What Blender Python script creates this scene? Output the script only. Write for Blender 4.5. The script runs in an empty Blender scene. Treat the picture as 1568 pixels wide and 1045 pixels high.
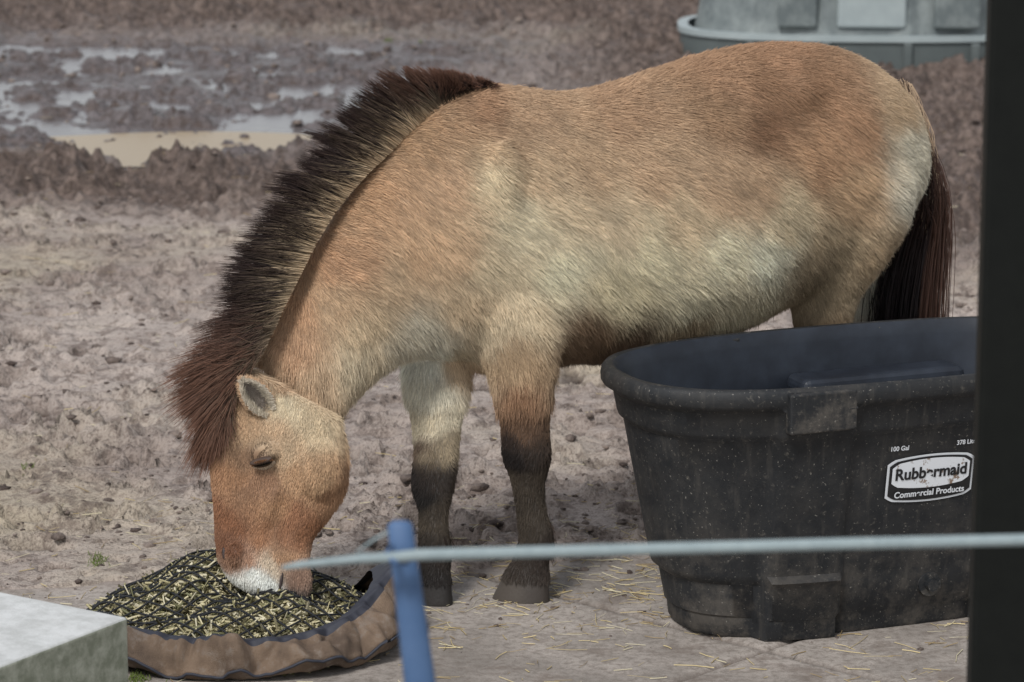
import bpy, math, random
import numpy as np
from mathutils import Vector
from mathutils.bvhtree import BVHTree
import bmesh
rng=np.random.default_rng(7); random.seed(7)
sc=bpy.context.scene
# ------------------------------------------------------------------ survey helpers
# measurements were taken from the photograph and converted to metres with a known depth (y)
F=5071.0; PITCH=math.radians(12); CAM=np.array([0.,-8.,2.35])
fwd=np.array([0,math.cos(PITCH),-math.sin(PITCH)]); upv=np.array([0,math.sin(PITCH),math.cos(PITCH)]); rgt=np.array([1.,0,0])
def P(px,py,y):
    d=fwd+rgt*((px-784)/F)+upv*((522.5-py)/F)
    return CAM+d*((y-CAM[1])/d[1])
def G(px,py,z=0.0):
    d=fwd+rgt*((px-784)/F)+upv*((522.5-py)/F)
    return CAM+d*((z-CAM[2])/d[2])
def s2l(c):
    c=np.asarray(c,float)/255.
    return np.where(c<=0.04045,c/12.92,((c+0.055)/1.055)**2.4)
TAB=rng.random((64,64,64))
def vnoise(p):
    p=np.asarray(p,float); i=np.floor(p).astype(int); f=p-i; f=f*f*(3-2*f)
    i0=i&63; i1=(i+1)&63
    x0,y0,z0=i0[...,0],i0[...,1],i0[...,2]; x1,y1,z1=i1[...,0],i1[...,1],i1[...,2]
    fx,fy,fz=f[...,0],f[...,1],f[...,2]
    a=TAB[x0,y0,z0]*(1-fx)+TAB[x1,y0,z0]*fx; b=TAB[x0,y1,z0]*(1-fx)+TAB[x1,y1,z0]*fx
    c=TAB[x0,y0,z1]*(1-fx)+TAB[x1,y0,z1]*fx; d=TAB[x0,y1,z1]*(1-fx)+TAB[x1,y1,z1]*fx
    return ((a*(1-fy)+b*fy)*(1-fz)+(c*(1-fy)+d*fy)*fz)*2-1
def n2(x,y,f,s=0.,fy=None):
    return vnoise(np.stack([x*f+s*7.31,y*(fy or f)+s*3.7,np.full_like(x,s*1.37+.5)],-1))
def fbm2(x,y,f,s=0.,o=4,fy=None,g=.5):
    r=0; a=1; t=0; fy=fy or f
    for k in range(o):
        c_,s_=math.cos(k*.9),math.sin(k*.9)
        r=r+a*n2(x*c_-y*s_,x*s_+y*c_,f*2.03**k,s+k*1.1,fy*2.03**k); t+=a; a*=g
    return r/t
def sm(a,b,x):
    t=np.clip((x-a)/(b-a),0,1); return t*t*(3-2*t)
def link(o,parent=None):
    sc.collection.objects.link(o)
    if parent: o.parent=parent
    return o
def empty(name,loc=(0,0,0)):
    e=bpy.data.objects.new(name,None); e.location=loc; e.empty_display_size=.1
    return link(e)
def mesh(name,verts,faces,mat=None,parent=None,smooth=True):
    me=bpy.data.meshes.new(name)
    me.from_pydata([tuple(map(float,v)) for v in verts],[],[tuple(map(int,f)) for f in faces]); me.update()
    if smooth: me.polygons.foreach_set('use_smooth',[True]*len(me.polygons))
    o=bpy.data.objects.new(name,me)
    if mat: me.materials.append(mat)
    return link(o,parent)
def gridmesh(name,X,Y,Z,mat):
    ny,nx=X.shape
    me=bpy.data.meshes.new(name); n=nx*ny
    me.vertices.add(n); me.vertices.foreach_set('co',np.stack([X,Y,Z],-1).reshape(-1).astype(np.float32))
    idx=np.arange(n).reshape(ny,nx)
    q=np.stack([idx[:-1,:-1],idx[:-1,1:],idx[1:,1:],idx[1:,:-1]],-1).reshape(-1,4); m=len(q)
    me.loops.add(m*4); me.loops.foreach_set('vertex_index',q.reshape(-1).astype(np.int32))
    me.polygons.add(m); me.polygons.foreach_set('loop_start',np.arange(0,m*4,4,dtype=np.int32))
    me.update(calc_edges=True); me.polygons.foreach_set('use_smooth',[True]*m)
    me.materials.append(mat); o=bpy.data.objects.new(name,me); return link(o)
def vattr(me,name,arr):
    a=me.attributes.new(name,'FLOAT_COLOR','POINT')
    c=np.ones((len(arr),4),np.float32); c[:,:arr.shape[1]]=arr; a.data.foreach_set('color',c.reshape(-1))
class M:
    def __init__(s,name):
        s.m=bpy.data.materials.new(name); s.m.use_nodes=True; s.t=s.m.node_tree
        s.b=s.t.nodes['Principled BSDF']; s.out=s.t.nodes['Material Output']
    def n(s,typ,**k):
        x=s.t.nodes.new(typ)
        for a,b in k.items(): setattr(x,a,b)
        return x
    def l(s,a,b): s.t.links.new(a,b)
    def coord(s):
        return s.n('ShaderNodeTexCoord').outputs['Object']
    def noise(s,scale,detail=4,rough=.6,vec=None,dist=0):
        x=s.n('ShaderNodeTexNoise'); x.inputs['Scale'].default_value=scale; x.inputs['Detail'].default_value=detail
        x.inputs['Roughness'].default_value=rough; x.inputs['Distortion'].default_value=dist
        s.l(vec or s.coord(),x.inputs['Vector']); return x.outputs['Fac']
    def ramp(s,fac,stops):
        r=s.n('ShaderNodeValToRGB'); e=r.color_ramp.elements
        while len(e)<len(stops): e.new(.5)
        for k,(p,c) in enumerate(stops):
            e[k].position=p; e[k].color=(c,c,c,1) if np.isscalar(c) else (*c,1)
        s.l(fac,r.inputs[0]); return r.outputs[0]
    def mix(s,fac,a,b,mode='MIX'):
        x=s.n('ShaderNodeMix',data_type='RGBA',blend_type=mode)
        for v,i in ((fac,0),(a,6),(b,7)):
            if hasattr(v,'is_linked'): s.l(v,x.inputs[i])
            else: x.inputs[i].default_value=v if i==0 else (*v,1)
        return x.outputs[2]
    def math(s,op,a,b=0):
        x=s.n('ShaderNodeMath',operation=op)
        for v,i in ((a,0),(b,1)):
            if hasattr(v,'is_linked'): s.l(v,x.inputs[i])
            else: x.inputs[i].default_value=v
        return x.outputs[0]
    def attr(s,name): return s.n('ShaderNodeAttribute',attribute_name=name)
    def bump(s,h,st=.5,dist=.01):
        b=s.n('ShaderNodeBump'); b.inputs['Strength'].default_value=st; b.inputs['Distance'].default_value=dist
        s.l(h,b.inputs['Height']); s.l(b.outputs[0],s.b.inputs['Normal'])
    def col(s,c):
        if hasattr(c,'is_linked'): s.l(c,s.b.inputs['Base Color'])
        else: s.b.inputs['Base Color'].default_value=(*c,1)
    def rough(s,c):
        if hasattr(c,'is_linked'): s.l(c,s.b.inputs['Roughness'])
        else: s.b.inputs['Roughness'].default_value=c
def T(*c): return tuple(float(v) for v in s2l(c))
# ------------------------------------------------------------------ world + light + camera
w=bpy.data.worlds.new('World'); sc.world=w; w.use_nodes=True
nt=w.node_tree; bg=nt.nodes['Background']
sky=nt.nodes.new('ShaderNodeTexSky'); sky.sky_type='NISHITA'; sky.sun_disc=False
SE,SR=math.radians(49),math.radians(205)
sky.sun_elevation=SE; sky.sun_rotation=SR; sky.air_density=1.2; sky.dust_density=1.0
hs=nt.nodes.new('ShaderNodeHueSaturation'); hs.inputs['Saturation'].default_value=.28
nt.links.new(sky.outputs[0],hs.inputs['Color']); nt.links.new(hs.outputs[0],bg.inputs[0]); bg.inputs[1].default_value=.15
sl=bpy.data.lights.new('sun','SUN'); sl.energy=2.5; sl.angle=math.radians(12); sl.color=(1,.98,.95)
so=link(bpy.data.objects.new('sun',sl))
sd=Vector((math.sin(SR)*math.cos(SE),math.cos(SR)*math.cos(SE),math.sin(SE)))
so.rotation_euler=sd.to_track_quat('Z','Y').to_euler(); so.location=(0,0,12)
cd=bpy.data.cameras.new('camera'); co=link(bpy.data.objects.new('camera',cd)); sc.camera=co
co.location=tuple(CAM); co.rotation_euler=(math.radians(78),0,0)
cd.sensor_width=36; cd.lens=F/1568*36; cd.clip_end=2000; cd.clip_start=.1
cd.dof.use_dof=True; cd.dof.focus_distance=8.0; cd.dof.aperture_fstop=6.0
sc.view_settings.view_transform='Standard'; sc.view_settings.look='None'; sc.view_settings.exposure=0
# ------------------------------------------------------------------ ground (muddy paddock)
def axis(segs):
    out=[]
    for a,b,st in segs: out+=list(np.arange(a,b-1e-6,st))
    out.append(segs[-1][1]); return np.array(out)
xs=axis([(-300,-60,40),(-60,-8,6),(-8,-4,.2),(-4,-2.2,.022),(-2.2,2.4,.012),(2.4,4.2,.022),(4.2,8,.2),(8,60,6),(60,300,40)])
ys=axis([(-60,-8,8),(-8,-.4,.4),(-.4,3.5,.012),(3.5,8,.018),(8,15,.032),(15,20,.3),(20,60,4),(60,500,40)])
X,Y=np.meshgrid(xs,ys)
def edgef(X,Y): return np.clip(.30+.2*X,-.3,.55)+.09*fbm2(X,Y,2.2,3.)
edge=edgef(X,Y)
far=sm(25,60,np.abs(X)+np.abs(Y))
base=.03*fbm2(X,Y,.9,1.)*(1-far)
wetz=sm(6.7,7.4,Y+.5*fbm2(X,Y,.8,5.))*(1-sm(11.4,12.8,Y+.6*fbm2(X,Y,.8,6.)))*(1-sm(-.5,.8,X+.6*fbm2(X,Y,.7,8.)))
darkz=np.maximum(sm(5.0,5.9,Y+.6*fbm2(X,Y,.9,9.)+.10*X)*(1-sm(6.9,7.5,Y+.3*fbm2(X,Y,.9,10.))), sm(11.4,12.6,Y))
darkz=np.maximum(darkz, sm(-.4,.8,X)*sm(3.2,5.5,Y))
darkz=np.clip(darkz,0,1)
mid=(1-darkz)*(1-wetz)
c1=fbm2(X,Y,2.6,21.,3); c2=fbm2(X,Y,7.5,22.,3); c3=fbm2(X,Y,19.,24.,3,g=.6)
clod=.050*np.tanh(3*c1)+.075*sm(-.1,.30,c2)*(.6+.8*c3)+.036*c3
clod+=.03*np.maximum(0,n2(X,Y,30.,26.)-.1)
pit=np.zeros_like(X)
npit=2600
px_=rng.uniform(-4.2,4.2,npit); py_=.45+13*rng.random(npit)**1.4
for a,b in zip(px_,py_):
    r=rng.choice([rng.uniform(.02,.04),rng.uniform(.05,.08)],p=[.45,.55]); ang=rng.uniform(-.6,.6); dep=rng.uniform(.03,.075)*min(1.2,r/.055); el=rng.uniform(.5,.9)
    i0,i1=np.searchsorted(xs,[a-.24,a+.24]); j0,j1=np.searchsorted(ys,[b-.24,b+.24])
    if i1<=i0 or j1<=j0: continue
    dx=X[j0:j1,i0:i1]-a; dy=Y[j0:j1,i0:i1]-b
    u=dx*math.cos(ang)+dy*math.sin(ang); v=-dx*math.sin(ang)+dy*math.cos(ang)
    q=np.sqrt((u/r)**2+(v/(r*el))**2)
    cur=pit[j0:j1,i0:i1]
    pit[j0:j1,i0:i1]=np.minimum(cur+dep*.40*np.exp(-((q-1.22)/.2)**2), np.where(q<1.1,-dep*(1-sm(.74,1.05,q))+cur*sm(.8,1.05,q),9))
pit=np.clip(pit,-.08,.035)
patchy=sm(-.1,.3,fbm2(X,Y,1.4,61.,3))
slash=sm(.30,.44,fbm2(X,Y,5.,71.,3,7.5))+.6*sm(.34,.46,fbm2(X,Y,11.,74.,2,15.))
midh=pit*(1+.3*c3)+(.010+.012*patchy)*c2+(.007+.009*patchy)*c3+.024*patchy*sm(.12,.45,fbm2(X,Y,11.,34.,3,g=.6))-.040*slash
weth=-.018+.055*fbm2(X,Y,1.5,41.,4,3.0)+.5*pit+.050*sm(.10,.45,fbm2(X,Y,5.,44.,4,8.))+.016*c3
pud=np.exp(-(((X+1.5)/.85)**2+((Y-7.5)/.36)**2)**2)
H=base*(1-wetz)+darkz*clod+mid*midh+wetz*weth-.020*pud
H=H+.012*(1-wetz)*(1-far)
under=sm(0.0,.16,edge-Y)
H=np.where(Y<edge+.3,np.minimum(H,.012+.5*H),H)
Hn=(H-.004)*(1-under)-.10*under
H=np.where(far>.5,np.minimum(Hn,-.02),Hn)
hl=H-base
g=M('mud_ground'); at=g.attr('zone'); sep=g.n('ShaderNodeSeparateColor'); g.l(at.outputs['Color'],sep.inputs[0])
wet,dark,hgt=sep.outputs[0],sep.outputs[1],sep.outputs[2]
na=g.noise(1.1,6,.65); nb=g.noise(22,6,.7); nc=g.noise(110,4,.65)
dry=g.mix(g.ramp(na,[(.38,0.),(.62,1.)]),T(158,144,135),T(190,177,168))
dry=g.mix(g.ramp(g.noise(.55,3),[(.5,0.),(.68,.75)]),dry,T(180,167,140))
dk=g.mix(g.ramp(nb,[(.38,0.),(.60,1.)]),T(54,44,39),T(126,110,101))
c=g.mix(dark,dry,dk)
c=g.mix(wet,c,g.mix(g.ramp(nb,[(.4,0.),(.6,1.)]),T(74,67,65),T(122,114,114)))
c=g.mix(g.ramp(hgt,[(.16,1.),(.40,0.)]),c,T(62,51,46))  # pits and hollows darkened in the colour: damp mud plus painted shade
c=g.mix(g.ramp(g.noise(7,6,.75),[(.53,0.),(.60,.6)]),c,T(94,79,71))
c=g.mix(g.ramp(nb,[(.38,.55),(.48,0.)]),c,T(88,74,66))
c=g.mix(g.ramp(nc,[(.36,.5),(.48,0.)]),c,T(70,58,52))
g.col(c)
ro=g.math('SUBTRACT',g.math('SUBTRACT',.85,g.math('MULTIPLY',wet,.54)),g.math('MULTIPLY',g.math('MULTIPLY',dark,.35),g.ramp(g.noise(3,4),[(.45,0.),(.6,1.)]))); g.rough(ro); g.b.inputs['Specular IOR Level'].default_value=.4
hb=g.math('ADD',g.math('MULTIPLY',nb,1.),g.math('MULTIPLY',nc,.4)); g.bump(hb,.9,.025)
ground=gridmesh('ground',X,Y,H,g.m)
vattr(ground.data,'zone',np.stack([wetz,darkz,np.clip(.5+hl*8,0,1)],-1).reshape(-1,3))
def puddle(name,cx,cy,rx,ry,z,c,ro):
    wm=M(name+'_water'); wm.col(c); wm.rough(ro); wm.b.inputs['IOR'].default_value=1.33; wm.bump(wm.noise(14,3),.25,.01)
    vs=[];k=64
    for i in range(k):
        a=i/k*2*math.pi; r=1+.06*math.sin(5*a)
        vs.append((cx+rx*r*math.cos(a),cy+ry*r*math.sin(a),z))
    mesh(name,vs,[list(range(k))],wm.m)
puddle('puddle',-2.6,9.6,3.0,2.9,-.023,T(100,94,94),.20)
puddle('muddy_puddle',-1.5,7.5,1.3,.55,-.019,T(156,138,112),.35)
# ------------------------------------------------------------------ concrete pavement
xs2=axis([(-40,-6,4),(-6,-2,.2),(-2,2.2,.012),(2.2,6,.2),(6,40,4)]); ys2=axis([(-20,-2,1.),(-2,-1,.05),(-1,.9,.012)])
X2,Y2=np.meshgrid(xs2,ys2)
edge2=edgef(X2,Y2)
Z2=.003*fbm2(X2,Y2,1.5,50.)+.0018*fbm2(X2,Y2,18.,51.,3)
def dl(x,y,p,q):
    d=np.array(q)-np.array(p); d=d/np.hypot(*d); return np.abs((x-p[0])*d[1]-(y-p[1])*d[0])
j=np.minimum(dl(X2,Y2,(.39,-.69),(.60,-.464)),dl(X2,Y2,(.60,-.464),(-.35,.42)) + 9*(X2<-9))
jm=np.exp(-((j+.004*fbm2(X2,Y2,9.,5.))/.009)**2)
Z2-=.012*jm
d2=sm(0.,.3,Y2-edge2+.16*fbm2(X2,Y2,5.,8.)+.12)
Z2=Z2-.12*sm(.0,.2,Y2-edge2)
pm=M('pavement_concrete'); at=pm.attr('zone'); sp=pm.n('ShaderNodeSeparateColor'); pm.l(at.outputs['Color'],sp.inputs[0])
na=pm.noise(2.2,6,.65); nb=pm.noise(45,5,.7); nc=pm.noise(260,2)
c=pm.mix(pm.ramp(na,[(.38,0.),(.6,1.)]),T(128,121,114),T(168,159,151))
c=pm.mix(pm.ramp(nb,[(.36,.7),(.55,0.)]),c,T(106,97,89))
c=pm.mix(pm.ramp(nc,[(.3,.4),(.5,0.)]),c,T(90,80,72))
c=pm.mix(pm.ramp(pm.noise(5.5,5,.7),[(.54,0.),(.64,.6)]),c,T(104,92,83))
c=pm.mix(sp.outputs[0],c,T(122,106,95)); c=pm.mix(sp.outputs[1],c,T(78,66,58))
pm.col(c); pm.rough(.85); pm.bump(nb,.5,.006)
pav=gridmesh('pavement',X2,Y2,Z2,pm.m)
vattr(pav.data,'zone',np.stack([np.clip(d2*.8,0,1),np.clip(jm,0,1)*.7,0*d2],-1).reshape(-1,3))
# ------------------------------------------------------------------ scatter
def groundz(x,y):
    i=np.clip(np.searchsorted(xs,x),1,len(xs)-1); jj=np.clip(np.searchsorted(ys,y),1,len(ys)-1)
    a=H[jj,i]
    i=np.clip(np.searchsorted(xs2,x),1,len(xs2)-1); jj=np.clip(np.searchsorted(ys2,y),1,len(ys2)-1)
    b=np.where(y<.9,Z2[jj,i],-1); return np.maximum(a,b)
def sticks(name,pos,dirs,length,wd,mat,cols=None,parent=None,bend=.12):
    n=len(pos); v=np.zeros((n,3,3,3)); up=np.array([0,0,1.])
    side=np.cross(dirs,up); side/=np.linalg.norm(side,axis=1)[:,None]+1e-9; nn=np.cross(side,dirs)
    bd=rng.normal(0,bend,n)
    for k,t in enumerate((-.5,0,.5)):
        c=pos+dirs*(length*t)[:,None]+side*(bd*length*(0 if k==1 else .5))[:,None]
        for q in range(3):
            a=q*2*math.pi/3+math.pi/2
            v[:,k,q]=c+(side*math.cos(a)+nn*math.sin(a))*wd[:,None]
    V=v.reshape(-1,3); f=[]
    b=np.arange(n)*9
    for k in range(2):
        for q in range(3):
            f.append(np.stack([b+k*3+q,b+k*3+(q+1)%3,b+(k+1)*3+(q+1)%3,b+(k+1)*3+q],-1))
    q=np.concatenate(f); me=bpy.data.meshes.new(name); me.vertices.add(len(V)); me.vertices.foreach_set('co',V.reshape(-1).astype(np.float32))
    m=len(q); me.loops.add(m*4); me.loops.foreach_set('vertex_index',q.reshape(-1).astype(np.int32)); me.polygons.add(m)
    me.polygons.foreach_set('loop_start',np.arange(0,m*4,4,dtype=np.int32)); me.update(calc_edges=True)
    me.materials.append(mat)
    if cols is not None: vattr(me,'hcol',np.repeat(cols,9,axis=0))
    return link(bpy.data.objects.new(name,me),parent)
hm=M('dry_straw'); hm.l(hm.attr('hcol').outputs['Color'],hm.b.inputs['Base Color']); hm.rough(.6)
n=3000
u=rng.random(n); xx=np.where(u<.5,rng.uniform(-1.3,2.0,n),rng.uniform(-.3,1.2,n)); yy=np.where(u<.5,rng.uniform(-1.,.9,n),rng.normal(.2,.3,n))
k=rng.random(n)<.35; xx=np.where(k,rng.uniform(-2.5,2.5,n),xx); yy=np.where(k,.5+8*rng.random(n)**1.7,yy)
ang=rng.uniform(0,math.pi,n); tl=rng.normal(0,.08,n)
dr=np.stack([np.cos(ang)*np.cos(tl),np.sin(ang)*np.cos(tl),np.sin(tl)],-1)
ln=rng.gamma(2.,.016,n)+.010; ln=np.clip(ln,.010,.18); wd=rng.uniform(.0005,.0014,n)
ps=np.stack([xx,yy,groundz(xx,yy)+.003],-1)
cb=s2l([[200,182,136],[176,158,116],[148,128,92],[208,198,166]])[rng.integers(0,4,n)]
sticks('straw',ps,dr,ln,wd,hm.m,cb)
def blobs(name,pos,rad,mat,parent=None,flat=.6):
    bm=bmesh.new(); bmesh.ops.create_icosphere(bm,subdivisions=1,radius=1)
    bv=np.array([v.co[:] for v in bm.verts]); bf=np.array([[v.index for v in f.verts] for f in bm.faces]); bm.free()
    V=[];Fc=[]
    for i,(p,r) in enumerate(zip(pos,rad)):
        s=1+.6*(rng.random(len(bv))-.5)
        V.append(bv*s[:,None]*np.array([r*rng.uniform(.8,1.4),r*rng.uniform(.8,1.3),r*flat])+p); Fc.append(bf+i*len(bv))
    return mesh(name,np.concatenate(V),np.concatenate(Fc),mat,parent)
cm=M('clod_mud'); cm.col(cm.mix(cm.ramp(cm.noise(9,4),[(.4,0.),(.6,1.)]),T(84,71,65),T(156,141,131))); cm.rough(.9); cm.bump(cm.noise(70,5,.7),1.,.02)
n=6500; xx=rng.uniform(-1.7,2.2,n); yy=np.clip(rng.normal(.35,.45,n),-1.1,2.5)
far_=rng.random(n)<.8; yy=np.where(far_,.4+12.5*rng.random(n)**1.2,yy); xx=np.where(far_,rng.uniform(-1,1,n)*(1.6+.17*yy),xx)
rd=np.clip(rng.gamma(1.6,.0033,n),.002,.018)*np.where(far_,1.3,.7)
rd*=np.where((yy>5)&(rng.random(n)<.5),1.8,1.)
blobs('mud_clods',np.stack([xx,yy,groundz(xx,yy)],-1),rd,cm.m)
gm=M('grass_green'); gm.col(T(95,110,45)); gm.rough(.6)
gp=[];gd=[]
for (a,b,cn) in [(595,62,60),(150,865,50),(40,725,20),(210,1042,80),(640,70,40)]:
    p=G(a,b,0)
    for q in range(cn):
        x,y=p[0]+rng.normal(0,.014),p[1]+rng.normal(0,.03); gp.append((x,y,float(groundz(np.array([x]),np.array([y]))[0])+.004)); d=np.array([rng.normal(0,.7),rng.normal(0,.7),1]); gd.append(d/np.linalg.norm(d))
gp=np.array(gp); sticks('grass_tufts',gp,np.array(gd),rng.uniform(.010,.022,len(gp)),np.full(len(gp),.0011),gm.m)
# ------------------------------------------------------------------ stock tanks
def tank(parent,a,b,h,mat_out,mat_in,nexp=2.7,cols=((-.28,.085),(.28,.085))):
    prof=[(0.0,.178),(.012,.170),(.05,.166),(.055,.160),(.135,.146),(.150,.128),(.163,.124),(.30,.098),(.42,.073),(.505,.056),(.515,.044),(.525,.040),(.575,.030),(.583,.020),(.592,.006),(.600,.001),(.615,0.),(.628,.003),(.636,.010),(.638,.018),(.636,.030),(.628,.038),(.60,.048),(.40,.092),(.398,.110),(.20,.165),(.05,.21),(.045,.30)]
    N=260; V=[];Fc=[]
    for zi,(z,ins) in enumerate(prof):
        A=a-ins; B=b-ins*.72
        for k in range(N):
            t=2*math.pi*k/N; ct,st=math.cos(t),math.sin(t)
            x=A*math.copysign(abs(ct)**(2/nexp),ct); y=B*math.copysign(abs(st)**(2/nexp),st)
            if zi<=13:
                off=0
                for cx,hw in cols: off=max(off,float(sm(hw+.012,hw,np.array(abs(x-cx)))))
                amt=.016*off if z>.15 else .040*off
                if z<.15 and off<.5: amt-=.012*(abs(x)<.2)
                y+=math.copysign(amt,y) if abs(y)>.1 else 0
            wv=.0025*math.sin(t*3+z*9)+.0015*math.sin(t*7+2)
            V.append((x+wv,y+wv,z*h/.638))
    for i in range(len(prof)-1):
        for k in range(N): Fc.append((i*N+k,i*N+(k+1)%N,(i+1)*N+(k+1)%N,(i+1)*N+k))
    Fc.append([k for k in range(N)][::-1]); Fc.append([(len(prof)-1)*N+k for k in range(N)])
    o=mesh('tank_shell',V,Fc,mat_out,parent); o.data.materials.append(mat_in)
    for p in o.data.polygons:
        if 20*N<=p.index<(len(prof)-1)*N or p.index==len(o.data.polygons)-1: p.material_index=1
    m=o.modifiers.new('es','EDGE_SPLIT'); m.split_angle=math.radians(38)
    return o
bk=M('black_plastic'); nb=bk.noise(14,6,.7); nf=bk.noise(70,4,.65)
xyz=bk.n('ShaderNodeSeparateXYZ'); bk.l(bk.coord(),xyz.inputs[0])
low=bk.ramp(xyz.outputs[2],[(.0,1.),(.32,.15)])
c=bk.mix(bk.ramp(nb,[(.4,0.),(.7,.5)]),T(29,31,34),T(52,51,50))
dirt=bk.math('MULTIPLY',bk.ramp(bk.noise(9,6,.75),[(.46,0.),(.62,.8)]),low); c=bk.mix(dirt,c,T(84,79,73))
c=bk.mix(bk.ramp(nf,[(.60,0.),(.70,.5)]),c,T(96,92,85))
mp=bk.n('ShaderNodeMapping'); mp.inputs['Scale'].default_value=(45,45,2.5); bk.l(bk.coord(),mp.inputs[0])
c=bk.mix(bk.ramp(bk.noise(1,4,.6,mp.outputs[0]),[(.55,0.),(.75,.35)]),c,T(84,80,75))
c=bk.mix(bk.ramp(bk.noise(150,2),[(.68,0.),(.72,.6)]),c,T(140,136,128))
bk.col(c); bk.rough(bk.ramp(nb,[(.3,.45),(.7,.75)])); bk.bump(nf,.2,.004); bk.b.inputs['Specular IOR Level'].default_value=.35
bi=M('tank_inside'); bi.col(bi.mix(bi.ramp(bi.noise(10,5),[(.4,0.),(.7,1.)]),T(22,27,36),T(38,44,54))); bi.rough(.5)
tub=empty('black_stock_tank',(.865,-.075,.002)); tub.rotation_euler=(0,0,math.radians(22))
ta,tb=.672,.335
tank(tub,ta,tb,.638,bk.m,bi.m)
def wally(x,z,off=0.):
    ins=np.interp(z,[.163,.505],[.124,.056]); A=ta-ins; B=tb-ins*.72
    return -B*(1-abs(x/A)**2.7)**(1/2.7)-off-.003
def box(name,c,s,mat,parent,bev=.004):
    me=bpy.data.meshes.new(name); x,y,z=[v/2 for v in s]
    vs=[(a,b,d) for a in(-x,x) for b in(-y,y) for d in(-z,z)]
    me.from_pydata(vs,[],[(0,1,3,2),(4,6,7,5),(0,4,5,1),(2,3,7,6),(0,2,6,4),(1,5,7,3)]); me.update()
    o=bpy.data.objects.new(name,me); o.location=c; me.materials.append(mat); link(o,parent)
    m=o.modifiers.new('b','BEVEL'); m.width=bev; m.segments=3; return o
for cx in(-.28,.28):
    box('rim_tab',(cx,-.314,.580),(.175,.03,.098),bk.m,tub,.006)
    box('rim_tab_back',(cx,.314,.580),(.175,.03,.098),bk.m,tub,.006)
bm=bmesh.new(); bmesh.ops.create_cone(bm,cap_ends=True,segments=24,radius1=.034,radius2=.03,depth=.02)
bmesh.ops.create_cone(bm,cap_ends=True,segments=8,radius1=.017,radius2=.015,depth=.05)
me=bpy.data.meshes.new('drain_plug'); bm.to_mesh(me); bm.free(); o=bpy.data.objects.new('drain_plug',me); me.materials.append(bk.m); link(o,tub); o.location=(.06,-.235,.105); o.rotation_euler=(math.radians(90),0,0)
box('inner_step',(.14,.20,.515),(.46,.11,.05),bi.m,tub,.02)
wh=M('label_white'); wh.col(wh.mix(wh.ramp(wh.noise(38,5,.7),[(.56,0.),(.61,1.)]),T(212,215,219),T(130,112,98))); wh.rough(.5)
tw=M('label_text_white'); tw.col(T(205,208,212)); tw.rough(.5)
tk=M('label_black'); tk.col(T(25,25,27)); tk.rough(.5)
def conform(o,off,cx,cz):
    for v in o.data.vertices:
        x,z=v.co.x+cx,v.co.y+cz; v.co=(x,wally(x,z,off),z)
def text(s,size,cx,cz,mat,off,bold=.0):
    cu=bpy.data.curves.new('t','FONT'); cu.body=s; cu.size=size; cu.align_x='CENTER'; cu.align_y='CENTER'; cu.offset=bold
    ob=bpy.data.objects.new('t',cu); link(ob); bpy.context.view_layer.update()
    me=bpy.data.meshes.new_from_object(ob.evaluated_get(bpy.context.evaluated_depsgraph_get())); bpy.data.objects.remove(ob)
    o=bpy.data.objects.new('label_text',me); me.materials.clear(); me.materials.append(mat); link(o,tub); conform(o,off,cx,cz); return o
def badge(pts,mat,off,cx,cz,name):
    n=24; V=[];Fc=[]
    for i in range(n+1):
        x=pts[0]+(pts[1]-pts[0])*i/n; e=min(i,n-i)/n; arch=pts[4]*(1-(2*i/n-1)**2); r=pts[5]*(1-min(1,e*14))
        V.append((x,pts[2]-arch+r,0)); V.append((x,pts[3]+arch-r,0))
    for i in range(n): Fc.append((2*i,2*i+2,2*i+3,2*i+1))
    o=mesh(name,V,Fc,mat,tub); conform(o,off,cx,cz); return o
LX,LZ=.030,.39
badge((-.118,.118,-.056,.044,.010,.008),tw.m,.003,LX,LZ,'badge_border')
badge((-.112,.112,-.051,.039,.010,.008),tk.m,.0045,LX,LZ,'badge_field')
badge((-.105,.105,-.020,.034,.010,.008),wh.m,.006,LX,LZ,'badge_panel')
text('Rubbermaid',.040,LX,LZ+.008,tk.m,.0075,.0012)
text('Commercial Products',.0215,LX,LZ-.043,tw.m,.0075,.0006)
text('100 Gal',.016,LX-.09,LZ+.075,tw.m,.003,.0004); text('378 Litr',.016,LX+.09,LZ+.075,tw.m,.003,.0004)
gt=M('grey_plastic'); gt.col(gt.mix(gt.ramp(gt.noise(5,5,.7),[(.4,0.),(.65,1.)]),T(92,100,101),T(128,135,134))); gt.rough(.5)
gd_=M('grey_plastic_dark'); gd_.col(gd_.mix(gd_.noise(6,5),T(66,73,74),T(94,101,100))); gd_.rough(.6)
gl_=M('grey_plastic_light'); gl_.col(gl_.mix(gl_.noise(9,4),T(134,144,146),T(166,175,175))); gl_.rough(.5)
gt2=empty('grey_stock_tank',(1.98,10.85,.66)); gt2.rotation_euler=(math.pi,0,math.radians(-4))
tank(gt2,1.0,.60,.66,gt.m,gt.m,cols=((-.62,.03),(-.2,.03),(.25,.03),(.62,.03)))
def oval_band(name,a,b,z0,z1,th,mat,parent,nexp=2.7,N=160):
    V=[];Fc=[]
    for (z,o_) in [(z0,0),(z0,th),(z1,th),(z1,0)]:
        for k in range(N):
            t=2*math.pi*k/N; ct,st=math.cos(t),math.sin(t)
            V.append(((a+o_)*math.copysign(abs(ct)**(2/nexp),ct),(b+o_)*math.copysign(abs(st)**(2/nexp),st),z))
    for i in range(3):
        for k in range(N): Fc.append((i*N+k,i*N+(k+1)%N,(i+1)*N+(k+1)%N,(i+1)*N+k))
    return mesh(name,V,Fc,mat,parent,False)
oval_band('lower_band',.985,.588,.50,.66,.035,gd_.m,gt2)
oval_band('ledge',.975,.58,.465,.497,.06,gl_.m,gt2)
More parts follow.
